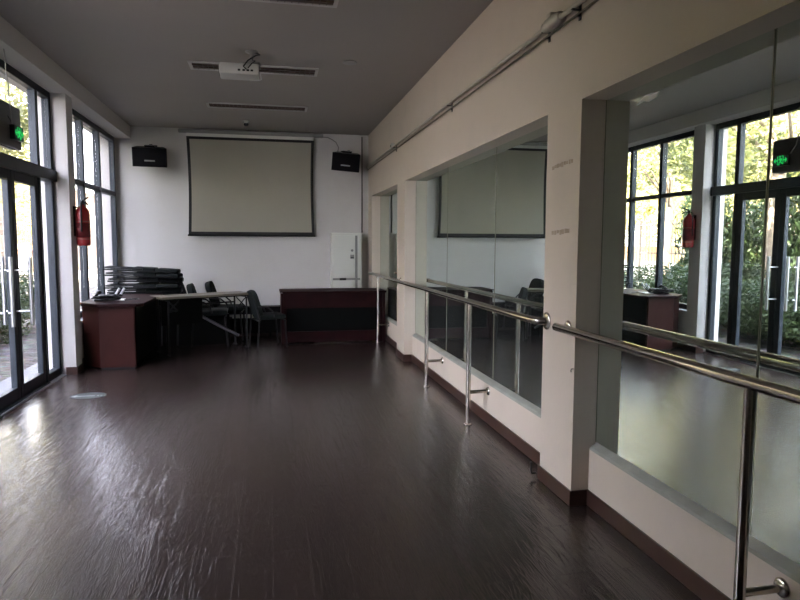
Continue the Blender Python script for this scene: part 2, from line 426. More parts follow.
def leaf(a, c, hy, hx):
    l = MB(); s = .075
    for (p, q_) in ((a, a+s), (c-s, c)): l.box(-2.225, -2.175, p, q_, .02, 2.03)
    l.box(-2.225, -2.175, a+s, c-s, .02, .13); l.box(-2.225, -2.175, a+s, c-s, 1.94, 2.03)
    lo = l.build('door_leaf', M['frame'], d1, bevel=.004)
    MB().box(-2.203, -2.197, a+s, c-s, .13, 1.94).build('pane', M['glass'], lo)
    for sx, ex in ((1, hx), (-1, -.07)):
        h_ = MB(); x = -2.2+ex
        h_.cyl((x, hy, .68), (x, hy, 1.28), .017, 12)
        for z in (.80, 1.16): h_.cyl((x, hy, z), (-2.2+sx*.025, hy, z), .008, 8)
        h_.build('door_handle', M['alu'], lo)
leaf(5.455, 6.145, 5.96, .055)
leaf(6.155, 6.805, 6.13, .15)

# glazing of the bay towards the photographer; nearer ones are walled up
k = 2
for (y0, y1) in ((2.35, 4.55),):
    w_ = wempty('window_%d' % k, (-2.2, (y0+y1)/2, 0)); k += 1
    f = MB(); n_ = 2 if y1-y0 < 3 else 4; st = (y1-y0)/n_
    bar(f, y0, y1, 0, .09); bar(f, y0, y1, 2.86, 2.93)
    for i in range(n_+1):
        c = min(max(y0+i*st, y0+.03), y1-.03); bar(f, c-.03, c+.03, .09, 2.86)
    for i in range(n_):
        bar(f, y0+i*st+.03 + (.03 if i == 0 else 0), y0+(i+1)*st-.03-(.03 if i == n_-1 else 0), 2.05, 2.13)
    f.build('window_frame', M['frame'], w_)
    for i in range(n_):
        a, c = y0+i*st+.06, y0+(i+1)*st-.06
        pane(w_, a-.03, c+.03, .09, 2.05); pane(w_, a-.03, c+.03, 2.13, 2.86)

# ------------------------------------------------------------------ mirrors
mir = [((-.838, .62), 'tall frameless mirror panel in the nearest bay, at the right edge of the photo beyond'),
       ((.624, 1.938), 'frameless mirror panel behind the nearest barre post, reflecting the door handles and green sign'),
       ((1.942, 3.058), 'frameless mirror panel beside the near pillar, reflecting the window and red extinguisher'),
       ((3.462, 4.658), 'frameless mirror panel in the middle bay next to the near pillar, reflecting black chairs'),
       ((4.662, 5.998), 'central frameless mirror panel of the middle bay, reflecting most of the projector screen'),
       ((6.002, 7.358), 'frameless mirror panel of the middle bay beside the narrow far pillar'),
       ((7.802, 9.778), 'single mirror panel in the far bay nearest the back wall')]
for (y0, y1), lab in mir:
    if y1 < 1: continue
    o = thing('wall_mirror', (XM, (y0+y1)/2, .345), lab, 'mirror', None)
    MB().box(XM, XM+.004, y0, y1, .346, ZT-.001).build('mirror_glass', M['mirror'], o)
    for ye in (y0, y1-.0035):
        MB().box(XM-.0012, XM, ye, ye+.0035, .346, ZT-.001).build('polished_edge', M['glassedge'], o)
    MB().box(XM+.004, XM+.014, y0, y1, .346, ZT-.001).build('backing_board', M['backing'], o)

# ------------------------------------------------------------------ barres
ZR = .96; XR = 1.51; RR = .0225; RP = .0185
def flange_x(mb, x, y, z, r=.042):   # disc on a wall whose face looks to -x
    mb.lathe([(0, -.014), (r*.55, -.014), (r*.85, -.010), (r, -.004), (r, 0), (0, 0)], (x, y, z), 20, 'x')
def post(par, y, x=XR):
    p = MB(); p.cyl((x, y, .008), (x, y, ZR-.015), RP, 18); po = p.build('post', M['chrome'], par)
    MB().lathe([(0, .010), (RP+.002, .010), (.034, .006), (.036, 0), (0, 0)], (x, y, 0), 20).build('floor_flange', M['chrome'], po)
    s = MB(); s.cyl((x+RP-.006, y, .255), (XQ-.004, y, .255), .014, 14); so_ = s.build('wall_stay', M['chrome'], par)
    fl = MB(); flange_x(fl, XQ, y, .255, .034); fl.build('wall_flange', M['chrome'], so_)
barA = thing('ballet_barre', (XR, 6.4, 0), 'long stainless ballet barre on three posts along the middle and far mirrors', 'ballet barre')
r_ = MB(); pts = [(XP-.012, 3.41, ZR), (XR+.028, 3.42, ZR), (XR+.008, 3.45, ZR), (XR, 3.51, ZR), (XR, 6.4, ZR), (XR, 9.55, ZR)]
r_.tube(pts, RR, 18)
ra = r_.build('rail', M['chrome'], barA)
for y in (4.66, 6.0, 8.86): post(barA, y)
fl = MB(); flange_x(fl, XP, 3.41, ZR, .052); fl.build('end_flange', M['chrome'], ra)
s = MB(); s.cyl((XR+.01, 7.58, ZR), (XP-.01, 7.58, ZR), .014, 12); flange_x(s, XP, 7.58, ZR, .036); s.build('pillar_bracket', M['chrome'], barA)
MB().cyl((XR, 7.50, ZR), (XR, 7.66, ZR), RR+.003, 18).build('rail_sleeve', M['chrome'], ra)
barB = thing('ballet_barre', (XR, 1.4, 0), 'nearer stainless ballet barre running from the near pillar out of the right edge', 'ballet barre')
r_ = MB(); r_.tube([(XR, 3.16, ZR), (XR, 3.155, ZR), (XR, 1.7, ZR), (XR, -.6, ZR)], [RR*.75, RR, RR, RR], 18)
rb = r_.build('rail', M['chrome'], barB)
post(barB, 1.74); post(barB, .1)
s = MB(); s.cyl((XR+.01, 3.14, ZR), (XP-.01, 3.14, ZR), .014, 12); flange_x(s, XP, 3.14, ZR, .036); s.build('pillar_bracket', M['chrome'], barB)

# ------------------------------------------------------------------ pipe along the right wall
ZPI = 2.61
pp_ = thing('wall_pipe', (XP-.03, 5, ZPI), 'pale painted conduit pipe running along the right wall below the ceiling', 'pipe')
MB().tube([(XP-.03, -2.2, ZPI), (XP-.03, 3.25, ZPI), (XP-.03, 10.10, ZPI)], .014, 12).build('tube', M['pipe'], pp_)
MB().tube([(XP-.02, -2.2, ZPI-.045), (XP-.02, 10.10, ZPI-.045)], .006, 8).build('pipe_shadow', M['pipeshadow'], pp_)  # dark strand drawn as the pipe's shadow on the wall
j = MB(); j.lathe([(.017, -.10), (.030, -.095), (.030, -.06), (.036, -.05), (.036, .05), (.030, .06), (.030, .095), (.017, .10)], (XP-.03, 3.36, ZPI+.002), 16, 'y')
j.rbox(XP-.06, XP-.01, 3.33, 3.39, ZPI+.02, ZPI+.05, .008); j.build('coupling', M['pipe'], pp_)
for y in (3.10, 3.46, 5.41, 7.85):
    c = MB(); c.box(XP-.05, XP, y-.008, y+.008, ZPI-.022, ZPI-.016); c.box(XP-.006, XP, y-.010, y+.010, ZPI-.07, ZPI+.012); c.cyl((XP-.015, y, ZPI-.045), (XP, y, ZPI-.045), .007, 8)
    c.build('clip', M['greymetal'], pp_)
MB().rbox(XP-.05, XP, 7.95, 8.03, ZPI-.02, ZPI+.05, .008).build('junction_box', M['white'], pp_)
lens = MB().cyl((XP-.053, 7.99, ZPI+.02), (XP-.049, 7.99, ZPI+.02), .014, 12).build('socket', M['black'], pp_)
tag(MB().tube([(1.47, YB-.018, 1.58), (1.47, YB-.018, 2.3), (1.47, YB-.018, 3.08)], .010, 8).build('corner_cable', M['fence']), 'thin dark vertical cable down the back wall near the right corner', 'cable')
# tape residue on near pillar
tr = random.Random(3)
for (y0, y1, z, n_, lab) in ((3.14, 3.39, 1.835, 9, 'upper faint brown strip of old tape residue on near pillar'), (3.16, 3.38, 1.470, 7, 'lower faint brown strip of old tape residue on near pillar')):
    b = MB(); st = (y1-y0)/n_
    for i in range(n_):
        a = y0+i*st; hh = .008+.006*tr.random(); zz = z+tr.uniform(-.003, .003)+(i-n_/2)*(-.001)
        b.box(XP-.0015, XP, a, a+st*tr.uniform(.6, .95), zz-hh, zz+hh)
    tag(b.build('tape_residue', M['tape']), lab, 'tape')

# ------------------------------------------------------------------ ceiling things
def louver(y, lab):
    o = thing('ceiling_light', (-.10, y, H), lab, 'ceiling light', 'long louvred ceiling lights')
    x0, x1, a, c = -.72, .51, y-.14, y+.14
    f = MB(); t_ = .03
    f.box(x0, x1, a, a+t_, H-.012, H); f.box(x0, x1, c-t_, c, H-.012, H); f.box(x0, x0+t_, a+t_, c-t_, H-.012, H); f.box(x1-t_, x1, a+t_, c-t_, H-.012, H)
    f.build('light_frame', M['trim'], o, bevel=.003)
    MB().box(x0+t_, x1-t_, a+t_, c-t_, H-.003, H-.001).build('reflector', M['grille'], o)
    l = MB(); n_ = 24
    for i in range(1, n_):
        x = x0+t_+(x1-x0-2*t_)*i/n_; l.box(x-.002, x+.002, a+t_, c-t_, H-.012, H-.003)
    for yy in (y-.04, y+.04): l.box(x0+t_, x1-t_, yy-.003, yy+.003, H-.012, H-.003)
    l.build('louver', M['grille'], o)
louver(4.62, 'louvred ceiling light cut off by the top edge of the photo')
louver(6.56, 'louvred ceiling light partly behind the hanging projector')
louver(8.34, 'farthest louvred ceiling light, nearest the projector screen')
sm = thing('smoke_detector', (-.28, 9.35, H), 'small white smoke detector on ceiling in front of the screen', 'smoke detector')
MB().lathe([(0, 0), (.055, 0), (.055, -.018), (.045, -.03), (0, -.03)], (-.28, 9.35, H), 20).build('base', M['white'], sm)
MB().lathe([(.028, -.03), (.028, -.055), (.018, -.065), (0, -.065)], (-.28, 9.35, H), 16).build('sensor', M['black'], sm)
tag(MB().lathe([(0, 0), (.068, 0), (.066, -.008), (.05, -.012), (0, -.012)], (.78, 6.15, H), 24).build('ceiling_cover_plate', M['casing'], None), 'round beige cover plate on the ceiling right of the projector', 'cover plate')

# projector
pr = thing('projector', (-.24, 6.02, H), 'white projector hanging from a short ceiling mount with loose cables', 'projector')
MB().lathe([(0, 0), (.055, 0), (.055, -.012), (.02, -.02), (.02, -.06), (0, -.06)], (-.12, 6.0, H), 18).build('mount_plate', M['casing'], pr)
mm = MB(); mm.cyl((-.12, 6.0, H-.02), (-.12, 6.0, H-.11), .015, 10)
for dx in (-.09, .07):
    mm.tube([(-.12, 6.0, H-.10), (-.12+dx, 6.0+.06, H-.115), (-.12+dx, 6.0+.08, H-.135)], .006, 6)
    mm.tube([(-.12, 6.0, H-.10), (-.12+dx, 6.0-.06, H-.115), (-.12+dx, 6.0-.07, H-.135)], .006, 6)
mm.build('mount_bracket', M['casing'], pr)
pb = MB().rbox(-.40, -.06, 5.90, 6.14, H-.225, H-.13, .014).build('body', M['white'], pr)
MB().lathe([(0, 0), (.035, 0), (.038, .02), (.03, .03), (.028, .024), (0, .02)], (-.14, 6.14, H-.178), 18, 'y').build('lens', M['black'], pb)
v = MB()
for i in range(8): v.box(-.405, -.399, 5.94+i*.022, 5.95+i*.022, H-.205, H-.155)
v.build('vents', M['black'], pb); v = MB()
for i, xx in enumerate((-.24, -.20, -.165, -.13)): v.box(xx, xx+.022, 5.894, 5.901, H-.20, H-.185)
v.build('ports', M['black'], pb)
cb = MB()
cb.tube([(-.17, 5.90, H-.18), (-.19, 5.86, H-.17), (-.15, 5.85, H-.12), (-.08, 5.90, H-.06), (-.05, 5.95, H-.04), (-.07, 5.98, H-.02), (-.10, 6.0, H-.01)], .006, 6)
cb.tube([(-.15, 5.90, H-.17), (-.12, 5.84, H-.15), (-.09, 5.86, H-.12), (-.11, 5.93, H-.10), (-.12, 6.0, H-.05)], .005, 6)
cb.build('cables', M['black'], pr)
MB().tube([(-.10, 5.97, H-.16), (-.05, 5.95, H-.20), (-.04, 5.95, H-.255), (-.08, 5.96, H-.262), (-.14, 5.96, H-.262)], .006, 6).build('white_cable', M['white'], pr)

# ------------------------------------------------------------------ projector screen
ps_ = thing('projector_screen', (-.22, 10.05, 1.54), 'pull-down projector screen with black border on the back wall', 'projector screen')
ca = MB().rbox(-1.28, .86, 10.03, 10.125, 3.035, 3.09, .012); ca.build('housing', M['casing'], ps_)
nx, nz = 24, 12; X0, X1, Z0, Z1 = -1.17, .715, 1.535, 2.99
def scr(x, z):
    u = (x-X0)/(X1-X0); v_ = (Z1-z)/(Z1-Z0)
    pinch = .018*math.sin(PI*v_)
    return (x + (pinch if u < .5 else -pinch)*abs(2*u-1), 10.06 + .006*math.sin(u*9)*v_ + .004*math.sin(v_*7), z)
def sheet(x0, x1, z0, z1, dy=0.0, nx=16, nz=10):
    vs = []; fs = []
    for s_, off in ((0, 0), (1, .0012)):
        for j_ in range(nz+1):
            for i_ in range(nx+1):
                p = scr(x0+(x1-x0)*i_/nx, z0+(z1-z0)*j_/nz); vs.append((p[0], p[1]+dy+off, p[2]))
    N = (nx+1)*(nz+1)
    for j_ in range(nz):
        for i_ in range(nx):
            a = j_*(nx+1)+i_; fs.append((a, a+1, a+nx+2, a+nx+1)); fs.append((N+a, N+a+nx+1, N+a+nx+2, N+a+1))
    return vs, fs
bd = .042
b = MB()
for r4 in ((X0, X0+bd, Z0, Z1), (X1-bd, X1, Z0, Z1), (X0+bd, X1-bd, Z0, Z0+bd), (X0+bd, X1-bd, Z1-bd, Z1)):
    b.add(*sheet(*r4), True)
b.build('border', M['screenblack'], ps_)
b = MB(); b.add(*sheet(X0+bd, X1-bd, Z0+bd, Z1-bd, nx=24, nz=16), True); b.build('fabric', M['screen'], ps_)
MB().box(X0, X1, 10.058, 10.062, Z1-.002, 3.04).build('roll_sheet', M['acwhite'], ps_)
MB().cyl((X0-.01, 10.06, Z0-.012), (X1+.01, 10.06, Z0-.012), .013, 10).build('weight_bar', M['black'], ps_)
tag(MB().tube([(.85, 10.09, 3.05), (.93, 10.10, 3.05), (1.0, 10.10, 3.02), (1.06, 10.10, 2.98), (1.10, 10.10, 2.90), (1.08, 10.10, 2.80)], .008, 8).build('screen_cable', M['casing']), 'grey cable looping from screen housing towards the right speaker', 'cable')

# ------------------------------------------------------------------ wall speakers
def wall_speaker(cx, cy, cz, rz, rx, lab, ry=0, wd=.47):
    o = thing('wall_speaker', (cx, cy, cz), lab, 'speaker', 'pair of black wall speakers')
    R = Matrix.Translation((cx, cy, cz)) @ Matrix.Rotation(rz, 4, 'Z') @ Matrix.Rotation(rx, 4, 'X') @ Matrix.Rotation(ry, 4, 'Y')
    W, D, Hh = wd, .24, .27
    # trapezoid cabinet wider at the front
    b = MB(); b.prism([(-W/2, -D/2), (W/2, -D/2), (W/2-.05, D/2), (-W/2+.05, D/2)], 'z', -Hh/2, Hh/2)
    b.xf(R); b.build('cabinet', M['black'], o, bevel=.01)
    g = MB(); g.rbox(-W/2+.008, W/2-.008, -D/2-.022, -D/2+.002, -Hh/2+.008, Hh/2-.008, .01); g.xf(R); go = g.build('grille', M['speaker'], o)
    n_ = MB(); n_.rbox(-.07, .07, -D/2-.026, -D/2-.02, -.055, -.035, .002); n_.xf(R); n_.build('badge', M['badge'], go)
    h = MB(); h.box(-.07, .07, -.06, .06, Hh/2, Hh/2+.025); h.box(-.02, .02, .0, .3, Hh/2+.005, Hh/2+.02); h.xf(R)
    for i, p in enumerate(h.v):
        if p.y > YB-.012: h.v[i].y = YB-.012
    h.box(cx-.06, cx+.06, YB-.014, YB, cz+.04, cz+.2)
    h.build('wall_bracket', M['blackmetal'], o)
wall_speaker(-1.65, 9.86, 2.645, 0.10, .22, 'black wall speaker left of the projector screen')
wall_speaker(1.195, 9.86, 2.655, -.22, .20, 'black wall speaker tilted down right of the projector screen', ry=.10, wd=.43)

# ------------------------------------------------------------------ air conditioner cabinet
ac = thing('air_conditioner', (1.18, 9.98, 0), 'tall white floor-standing air conditioner in the back right corner', 'air conditioner')
MB().rbox(.955, 1.425, 9.86, 10.115, 0.0, 1.57, .012).build('cabinet', M['acwhite'], ac)
fr = MB(); fr.rbox(.975, 1.315, 9.842, 9.862, .88, 1.535, .008); fr.build('upper_front_panel', M['acwhite'], ac)
fr = MB(); fr.rbox(.975, 1.315, 9.842, 9.862, .10, .83, .008); fr.build('lower_front_panel', M['acwhite'], ac)
MB().box(.975, 1.40, 9.846, 9.86, .84, .87).build('trim_band', M['casing'], ac)
MB().rbox(1.08, 1.18, 9.838, 9.85, .838, .872, .003).build('display', M['black'], ac)
MB().box(1.325, 1.36, 9.85, 9.861, .10, 1.53).build('side_groove', M['casing'], ac)
k_ = MB(); k_.lathe([(0, -.02), (.016, -.02), (.02, -.004), (.02, 0)], (1.275, 9.842, 1.30), 16, 'y'); k_.build('emblem', M['casing'], ac)
MB().rbox(1.245, 1.305, 9.836, 9.843, 1.17, 1.235, .004).build('energy_label', M['casing'], ac)
MB().box(1.25, 1.30, 9.835, 9.8365, 1.185, 1.20).build('label_line', M['greymetal'], ac)

# ------------------------------------------------------------------ right desk (long executive desk seen from its front)
dk = thing('executive_desk', (.92, 9.2, 0), 'long dark red wooden desk with black inset front below the screen', 'desk')
MB().box(.15, 1.645, 8.90, 9.55, .710, .738).build('desktop', M['mahogany'], dk, bevel=.004)
for x in (.165, 1.60): MB().box(x, x+.035, 8.94, 9.52, 0, .710).build('side_panel', M['mahogany'], dk, bevel=.003)
MB().box(.20, 1.60, 8.955, 8.985, .50, .710).build('upper_front_rail', M['mahogany'], dk, bevel=.003)
MB().box(.20, 1.60, 8.955, 8.985, .02, .17).build('lower_front_rail', M['mahogany'], dk, bevel=.003)
MB().box(.20, 1.60, 8.975, 8.99, .17, .50).build('inset_panel', M['darkpanel'], dk)
for x in (.20, 1.56): MB().box(x, x+.04, 8.955, 8.985, .17, .50).build('front_stile', M['mahogany'], dk)
MB().rbox(.155, .185, 8.893, 8.90, .717, .726, .002).build('corner_plate', M['alu'], dk)

# ------------------------------------------------------------------ left desk
dl = thing('office_desk', (-1.74, 8.15, 0), 'red-brown wooden desk against the left window, with a telephone and cables on top', 'desk')
MB().prism([(-1.84, 7.43), (-1.43, 7.43), (-1.37, 7.50), (-1.37, 8.85), (-2.08, 8.85), (-2.08, 7.66)], 'z', .70, .735).build('desktop', M['mahogany'], dl, bevel=.004)
MB().prism([(-1.84, 7.49), (-1.47, 7.49), (-1.47, 7.53), (-1.83, 7.53), (-2.02, 7.72), (-2.06, 7.69)], 'z', .02, .70).build('side_panel', M['redwood'], dl, bevel=.003)
MB().box(-1.50, -1.46, 7.53, 8.80, .05, .70).build('front_panel', M['darkpanel'], dl)
MB().box(-2.05, -1.50, 8.76, 8.80, 0, .70).build('side_panel', M['mahogany'], dl)
MB().box(-2.06, -2.04, 7.74, 8.76, .1, .70).build('back_panel', M['mahogany'], dl)
pl_ = MB(); pl_.prism([(-1.83, 7.50), (-1.48, 7.50), (-1.48, 7.60), (-1.83, 7.60)], 'z', 0, .02); pl_.build('plinth', M['black'], dl)

# things on the desk
ph = thing('desk_telephone', (-1.86, 7.86, .735), 'black telephone near the window end of the red-brown desk', 'telephone')
b = MB(); b.prism([(7.76, .735), (7.98, .735), (7.98, .80), (7.76, .76)], 'x', -1.95, -1.77); b.build('phone_body', M['black'], ph, bevel=.006)
b = MB(); b.tube([(-1.93, 7.80, .80), (-1.93, 7.83, .825), (-1.93, 7.91, .84), (-1.93, 7.95, .82)], [.02, .014, .014, .02], 10); b.build('handset', M['black'], ph)
b = MB(); b.box(-1.88, -1.79, 7.80, 7.90, .775, .785, Matrix.Rotation(.18, 3, 'X')); b.build('keypad', M['greymetal'], ph)
tag(MB().box(-1.80, -1.66, 7.86, 8.06, .735, .742, Matrix.Rotation(.15, 3, 'Z')).build('paper_sheet', M['paper']), 'small white sheet lying on the red-brown desk', 'paper')
mc = tag(MB().tube([(-1.64, 7.85, .745), (-1.60, 7.90, .745), (-1.57, 7.99, .745), (-1.53, 8.02, .745), (-1.50, 7.96, .745), (-1.53, 7.88, .745)], .006, 6).build('loose_cable', M['greymetal']), 'pale loose cable curled on the desk beside the white sheet', 'cable')
for (x, y, r, lab) in ((-1.755, 7.93, .25, 'left of two white-ended remote sticks propped on the black bundle'), (-1.705, 7.95, .32, 'right of two white-ended remote sticks propped on the black bundle')):
    o = thing('remote_stick', (x, y, .80), lab, 'remote', 'white-ended sticks on the desk')
    MB().cyl((x, y, .80), (x+.035, y+.04, .87), .013, 10).build('head', M['paper'], o)
    MB().cyl((x-.045, y-.05, .752), (x, y, .80), .011, 10).build('shaft', M['black'], o)
bn = MB(); rr = random.Random(5)
for i in range(9):
    a = rr.uniform(0, 3); cx, cy = -1.79+rr.uniform(-.07, .07), 7.70+rr.uniform(-.05, .05)
    bn.tube([(cx+.09*math.cos(a+t_*.9), cy+.06*math.sin(a+t_*.9), .745+.006*i+.004*t_) for t_ in range(7)], .009, 6)
tag(bn.build('cable_bundle', M['black']), 'tangled black cable bundle at the near edge of the red-brown desk', 'cable bundle')

# folded chairs stacked flat on the desk
def folded_chair(loc, rz, tilt, lab, roll_=0):
    o = thing('folding_chair', loc, lab, 'folding chair', 'folded black chairs stacked by the window')
    R = Matrix.Translation(loc) @ Matrix.Rotation(rz, 4, 'Z') @ Matrix.Rotation(tilt, 4, 'Y') @ Matrix.Rotation(roll_, 4, 'X')
    # long axis along x: legs at -x, backrest at +x
    fr = MB(); r = .010
    fr.tube([(-.42, -.20, 0), (.30, -.19, 0), (.38, -.17, 0), (.42, -.11, 0), (.43, 0, 0), (.42, .11, 0), (.38, .17, 0), (.30, .19, 0), (-.42, .20, 0)], r, 8)
    fr.cyl((-.30, -.20, 0), (-.30, .20, 0), .008, 8); fr.xf(R); fr.build('main_frame', M['blackmetal'], o)
    f2 = MB(); f2.tube([(.02, -.165, .022), (-.38, -.165, .022), (-.415, -.14, .022), (-.415, .14, .022), (-.38, .165, .022), (.02, .165, .022)], r, 8)
    f2.xf(R); f2.build('rear_leg_frame', M['blackmetal'], o)
    s_ = MB(); s_.rbox(-.10, .16, -.16, .16, -.012, .044, .014); s_.xf(R); s_.build('seat', M['fabric'], o)
    s_ = MB(); s_.rbox(.17, .43, -.175, .175, -.016, .040, .016); s_.xf(R); s_.build('backrest', M['fabric'], o)
    return o
fcs = [((-1.69, 9.28, .675), -.04, 0, 'lowest of the folded black chairs stacked flat behind the red-brown desk'),
       ((-1.66, 9.30, .740), .03, .0, 'second from the bottom of the stacked folded black chairs by the window'),
       ((-1.68, 9.27, .805), -.02, .0, 'third from the bottom of the stacked folded black chairs by the window'),
       ((-1.65, 9.30, .885), .05, .02, 'third from the top of the stacked folded black chairs by the window'),
       ((-1.67, 9.28, .955), -.06, .04, 'folded black chair lying directly beneath the topmost one of the stack'),
       ((-1.69, 9.28, 1.025), .02, .065, 'topmost folded black chair of the stack by the window')]
for l_, rz, ti, lab in fcs: folded_chair(l_, rz, ti, lab).scale = (1.1, 1.1, 1.1)
sc_ = thing('side_cabinet', (-1.74, 9.3, 0), 'dark low cabinet behind the red-brown desk carrying the folded chairs', 'cabinet')
MB().box(-2.08, -1.40, 9.02, 9.55, .03, .62).build('body', M['blacktop'], sc_, bevel=.004)
MB().box(-2.09, -1.38, 9.0, 9.57, .62, .652).build('top', M['blacktop'], sc_, bevel=.004)
MB().box(-2.04, -1.44, 9.05, 9.52, 0, .03).build('plinth', M['blacktop'], sc_)
for x0_ in (-2.06, -1.735):
    do = MB().box(x0_, x0_+.315, 9.005, 9.02, .06, .60).build('door', M['blacktop'], sc_, bevel=.003)
    MB().box(x0_+.15, x0_+.165, 8.995, 9.006, .50, .56).build('handle', M['greymetal'], do)

# ------------------------------------------------------------------ training table
TT = Vector((-.84, 8.62, 0)); TR = Matrix.Translation(TT) @ Matrix.Rotation(math.radians(30), 4, 'Z')
tt = thing('training_table', tuple(TT), 'narrow folding training table with tan top between desk and chair', 'table')
b = MB().box(-.62, .62, -.20, .20, .715, .742); b.xf(TR); b.build('tabletop', M['tan'], tt, bevel=.003)
b = MB().box(-.60, .60, -.19, .19, .700, .714); b.xf(TR); b.build('underside_board', M['blacktop'], tt)
for sx in (-1, 1):
    x = sx*.53
    b = MB(); b.tube([(x, -.17, .0), (x, -.17, .69), (x, .17, .69), (x, .17, .0)], .013, 8)
    b.cyl((x, -.22, .013), (x, -.12, .013), .012, 8); b.cyl((x, .12, .013), (x, .22, .013), .012, 8)
    b.xf(TR); b.build('leg_frame', M['blackmetal'], tt)
    b = MB(); b.cyl((x, -.16, .69), (x-sx*.12, -.16, .56), .008, 8); b.cyl((x, -.16, .55), (x-sx*.14, -.16, .69), .008, 8)
    b.tube([(x, -.16, .55), (x-sx*.06, -.16, .565), (x-sx*.12, -.16, .56)], .010, 8)
    b.xf(TR); b.build('folding_brace', M['blackmetal'], tt)
b = MB(); b.cyl((-.53, .17, .60), (.53, .17, .60), .011, 8); b.xf(TR); b.build('cross_bar', M['blackmetal'], tt)
b = MB(); b.box(-.50, .05, .14, .155, .35, .68); b.xf(TR); b.build('modesty_panel', M['blacktop'], tt)

# ------------------------------------------------------------------ conference chairs
def conf_chair(loc, rz, lab):
    o = thing('conference_chair', (0, 0, 0), lab, 'chair', 'dark padded conference chairs')
    # faces +x; seat at .45
    s_ = MB().rbox(-.22, .20, -.22, .22, .41, .475, .025, 3); s_.build('seat', M['fabric'], o)
    bk = MB(); Rb = Matrix.Translation((-.235, 0, .60)) @ Matrix.Rotation(-.30, 4, 'Y')
    pts = []
    for i in range(28):
        a = 2*PI*i/28; c, s1 = math.cos(a), math.sin(a)
        pts.append((.21*math.copysign(abs(c)**.55, c), .22*math.copysign(abs(s1)**.55, s1)))
    bk.prism(pts, 'x', -.04, .04); bk.xf(Rb); bo = bk.build('backrest', M['fabric'], o, bevel=.016)
    for sy in (-1, 1):
        b = MB(); y = .245*sy
        b.tube([(.20, y, .012), (.18, y, .22), (.17, y, .40)], .012, 8); b.build('front_leg', M['blackmetal'], o)
        b = MB(); b.tube([(-.27, y, .012), (-.24, y, .35), (-.235, y, .45), (-.26, y*.88, .56)], .012, 8); b.build('rear_leg', M['blackmetal'], o)
        b = MB(); b.tube([(-.25, y, .60), (-.10, y, .585), (-.02, y, .52), (.0, y, .44)], .011, 8); b.build('armrest', M['black'], o)
    for xx in (.18, -.235):
        b = MB(); b.cyl((xx, -.245, .395), (xx, .245, .395), .010, 8); b.build('seat_rail', M['blackmetal'], o)
    o.location = loc; o.rotation_euler = (0, 0, rz)
    return o
proto = conf_chair((.01, 8.76, 0), .28, 'dark padded chair standing alone between the table end and red desk')
proto.scale = (.86, .86, .96)
for (x, y, rz, lab) in ((-.56, 9.58, -.05, 'dark padded chair behind the training table, rightmost back edge showing above it'),
                        (-.76, 9.06, .04, 'dark padded chair pushed in behind the training table, middle back edge of three'),
                        (-1.01, 9.80, .0, 'dark padded chair behind the training table, closest to the folded chair stack')):
    c = copy_tree(proto); c.location = (x, y, 0); c.rotation_euler = (0, 0, rz); c['label'] = lab; c.scale = (1, 1, 1.05)

# low black bench and folded tables along the back wall
bn = thing('low_bench', (-.5, 9.98, 0), 'low black bench against the back wall behind the table', 'bench')
MB().box(-.76, .70, 9.88, 10.11, .24, .27).build('bench_top', M['blacktop'], bn)
for x in (-.75, .0, .66): MB().box(x, x+.03, 9.88, 10.08, 0, .24).build('bench_leg', M['blacktop'], bn)
MB().box(-.72, .66, 9.91, 9.93, .03, .24).build('bench_panel', M['blacktop'], bn)
ft = thing('folded_table', (.0, 9.98, .27), 'folded dark table lying flat on the low bench, under another', 'folded table', 'folded tables on the low bench')
MB().box(-.55, .64, 9.885, 10.09, .271, .325).build('tabletop', M['acwhite'], ft, bevel=.003)
ft = thing('folded_table', (-.2, 9.98, .33), 'folded black table lying topmost on the low bench', 'folded table', 'folded tables on the low bench')
MB().box(-.74, .70, 9.885, 10.11, .35, .44).build('tabletop', M['blacktop'], ft, bevel=.003)
MB().box(-.6, .3, 9.89, 10.08, .326, .35).build('folded_leg_frame', M['blackmetal'], ft)
lb = thing('leaning_table', (-.95, 8.95, 0), 'black folded table standing on its edge under the training table', 'folded table')
b = MB(); b.box(-.42, .42, -.02, .02, .0, .42, None); b.xf(Matrix.Translation((-.95, 9.05, 0)) @ Matrix.Rotation(math.radians(12), 4, 'Z') @ Matrix.Rotation(-.08, 4, 'X')); b.build('tabletop', M['blacktop'], lb, bevel=.003)
b = MB(); b.box(-1.30, -.95, 9.13, 9.17, 0, .68); lc = tag(b.build('standing_board', M['blacktop'], bevel=.003), 'black board standing upright between the red-brown desk and training table', 'board')
b = MB(); b.tube([(-1.42, 8.95, .02), (-1.40, 8.90, .38), (-1.36, 8.88, .46), (-1.30, 8.88, .48)], .013, 8); b.tube([(-1.22, 8.97, .02), (-1.20, 8.92, .38), (-1.24, 8.90, .46), (-1.30, 8.88, .48)], .013, 8)
b.build('leg_frame', M['greymetal'], lb)
tag(MB().tube([(-1.02, 8.86, .52), (-.93, 8.80, .46), (-.60, 8.72, .28), (-.40, 8.68, .18)], [.012, .020, .020, .016], 10).build('metal_tube', M['greymetal']), 'grey metal tube slanting down under the training table', 'metal tube')

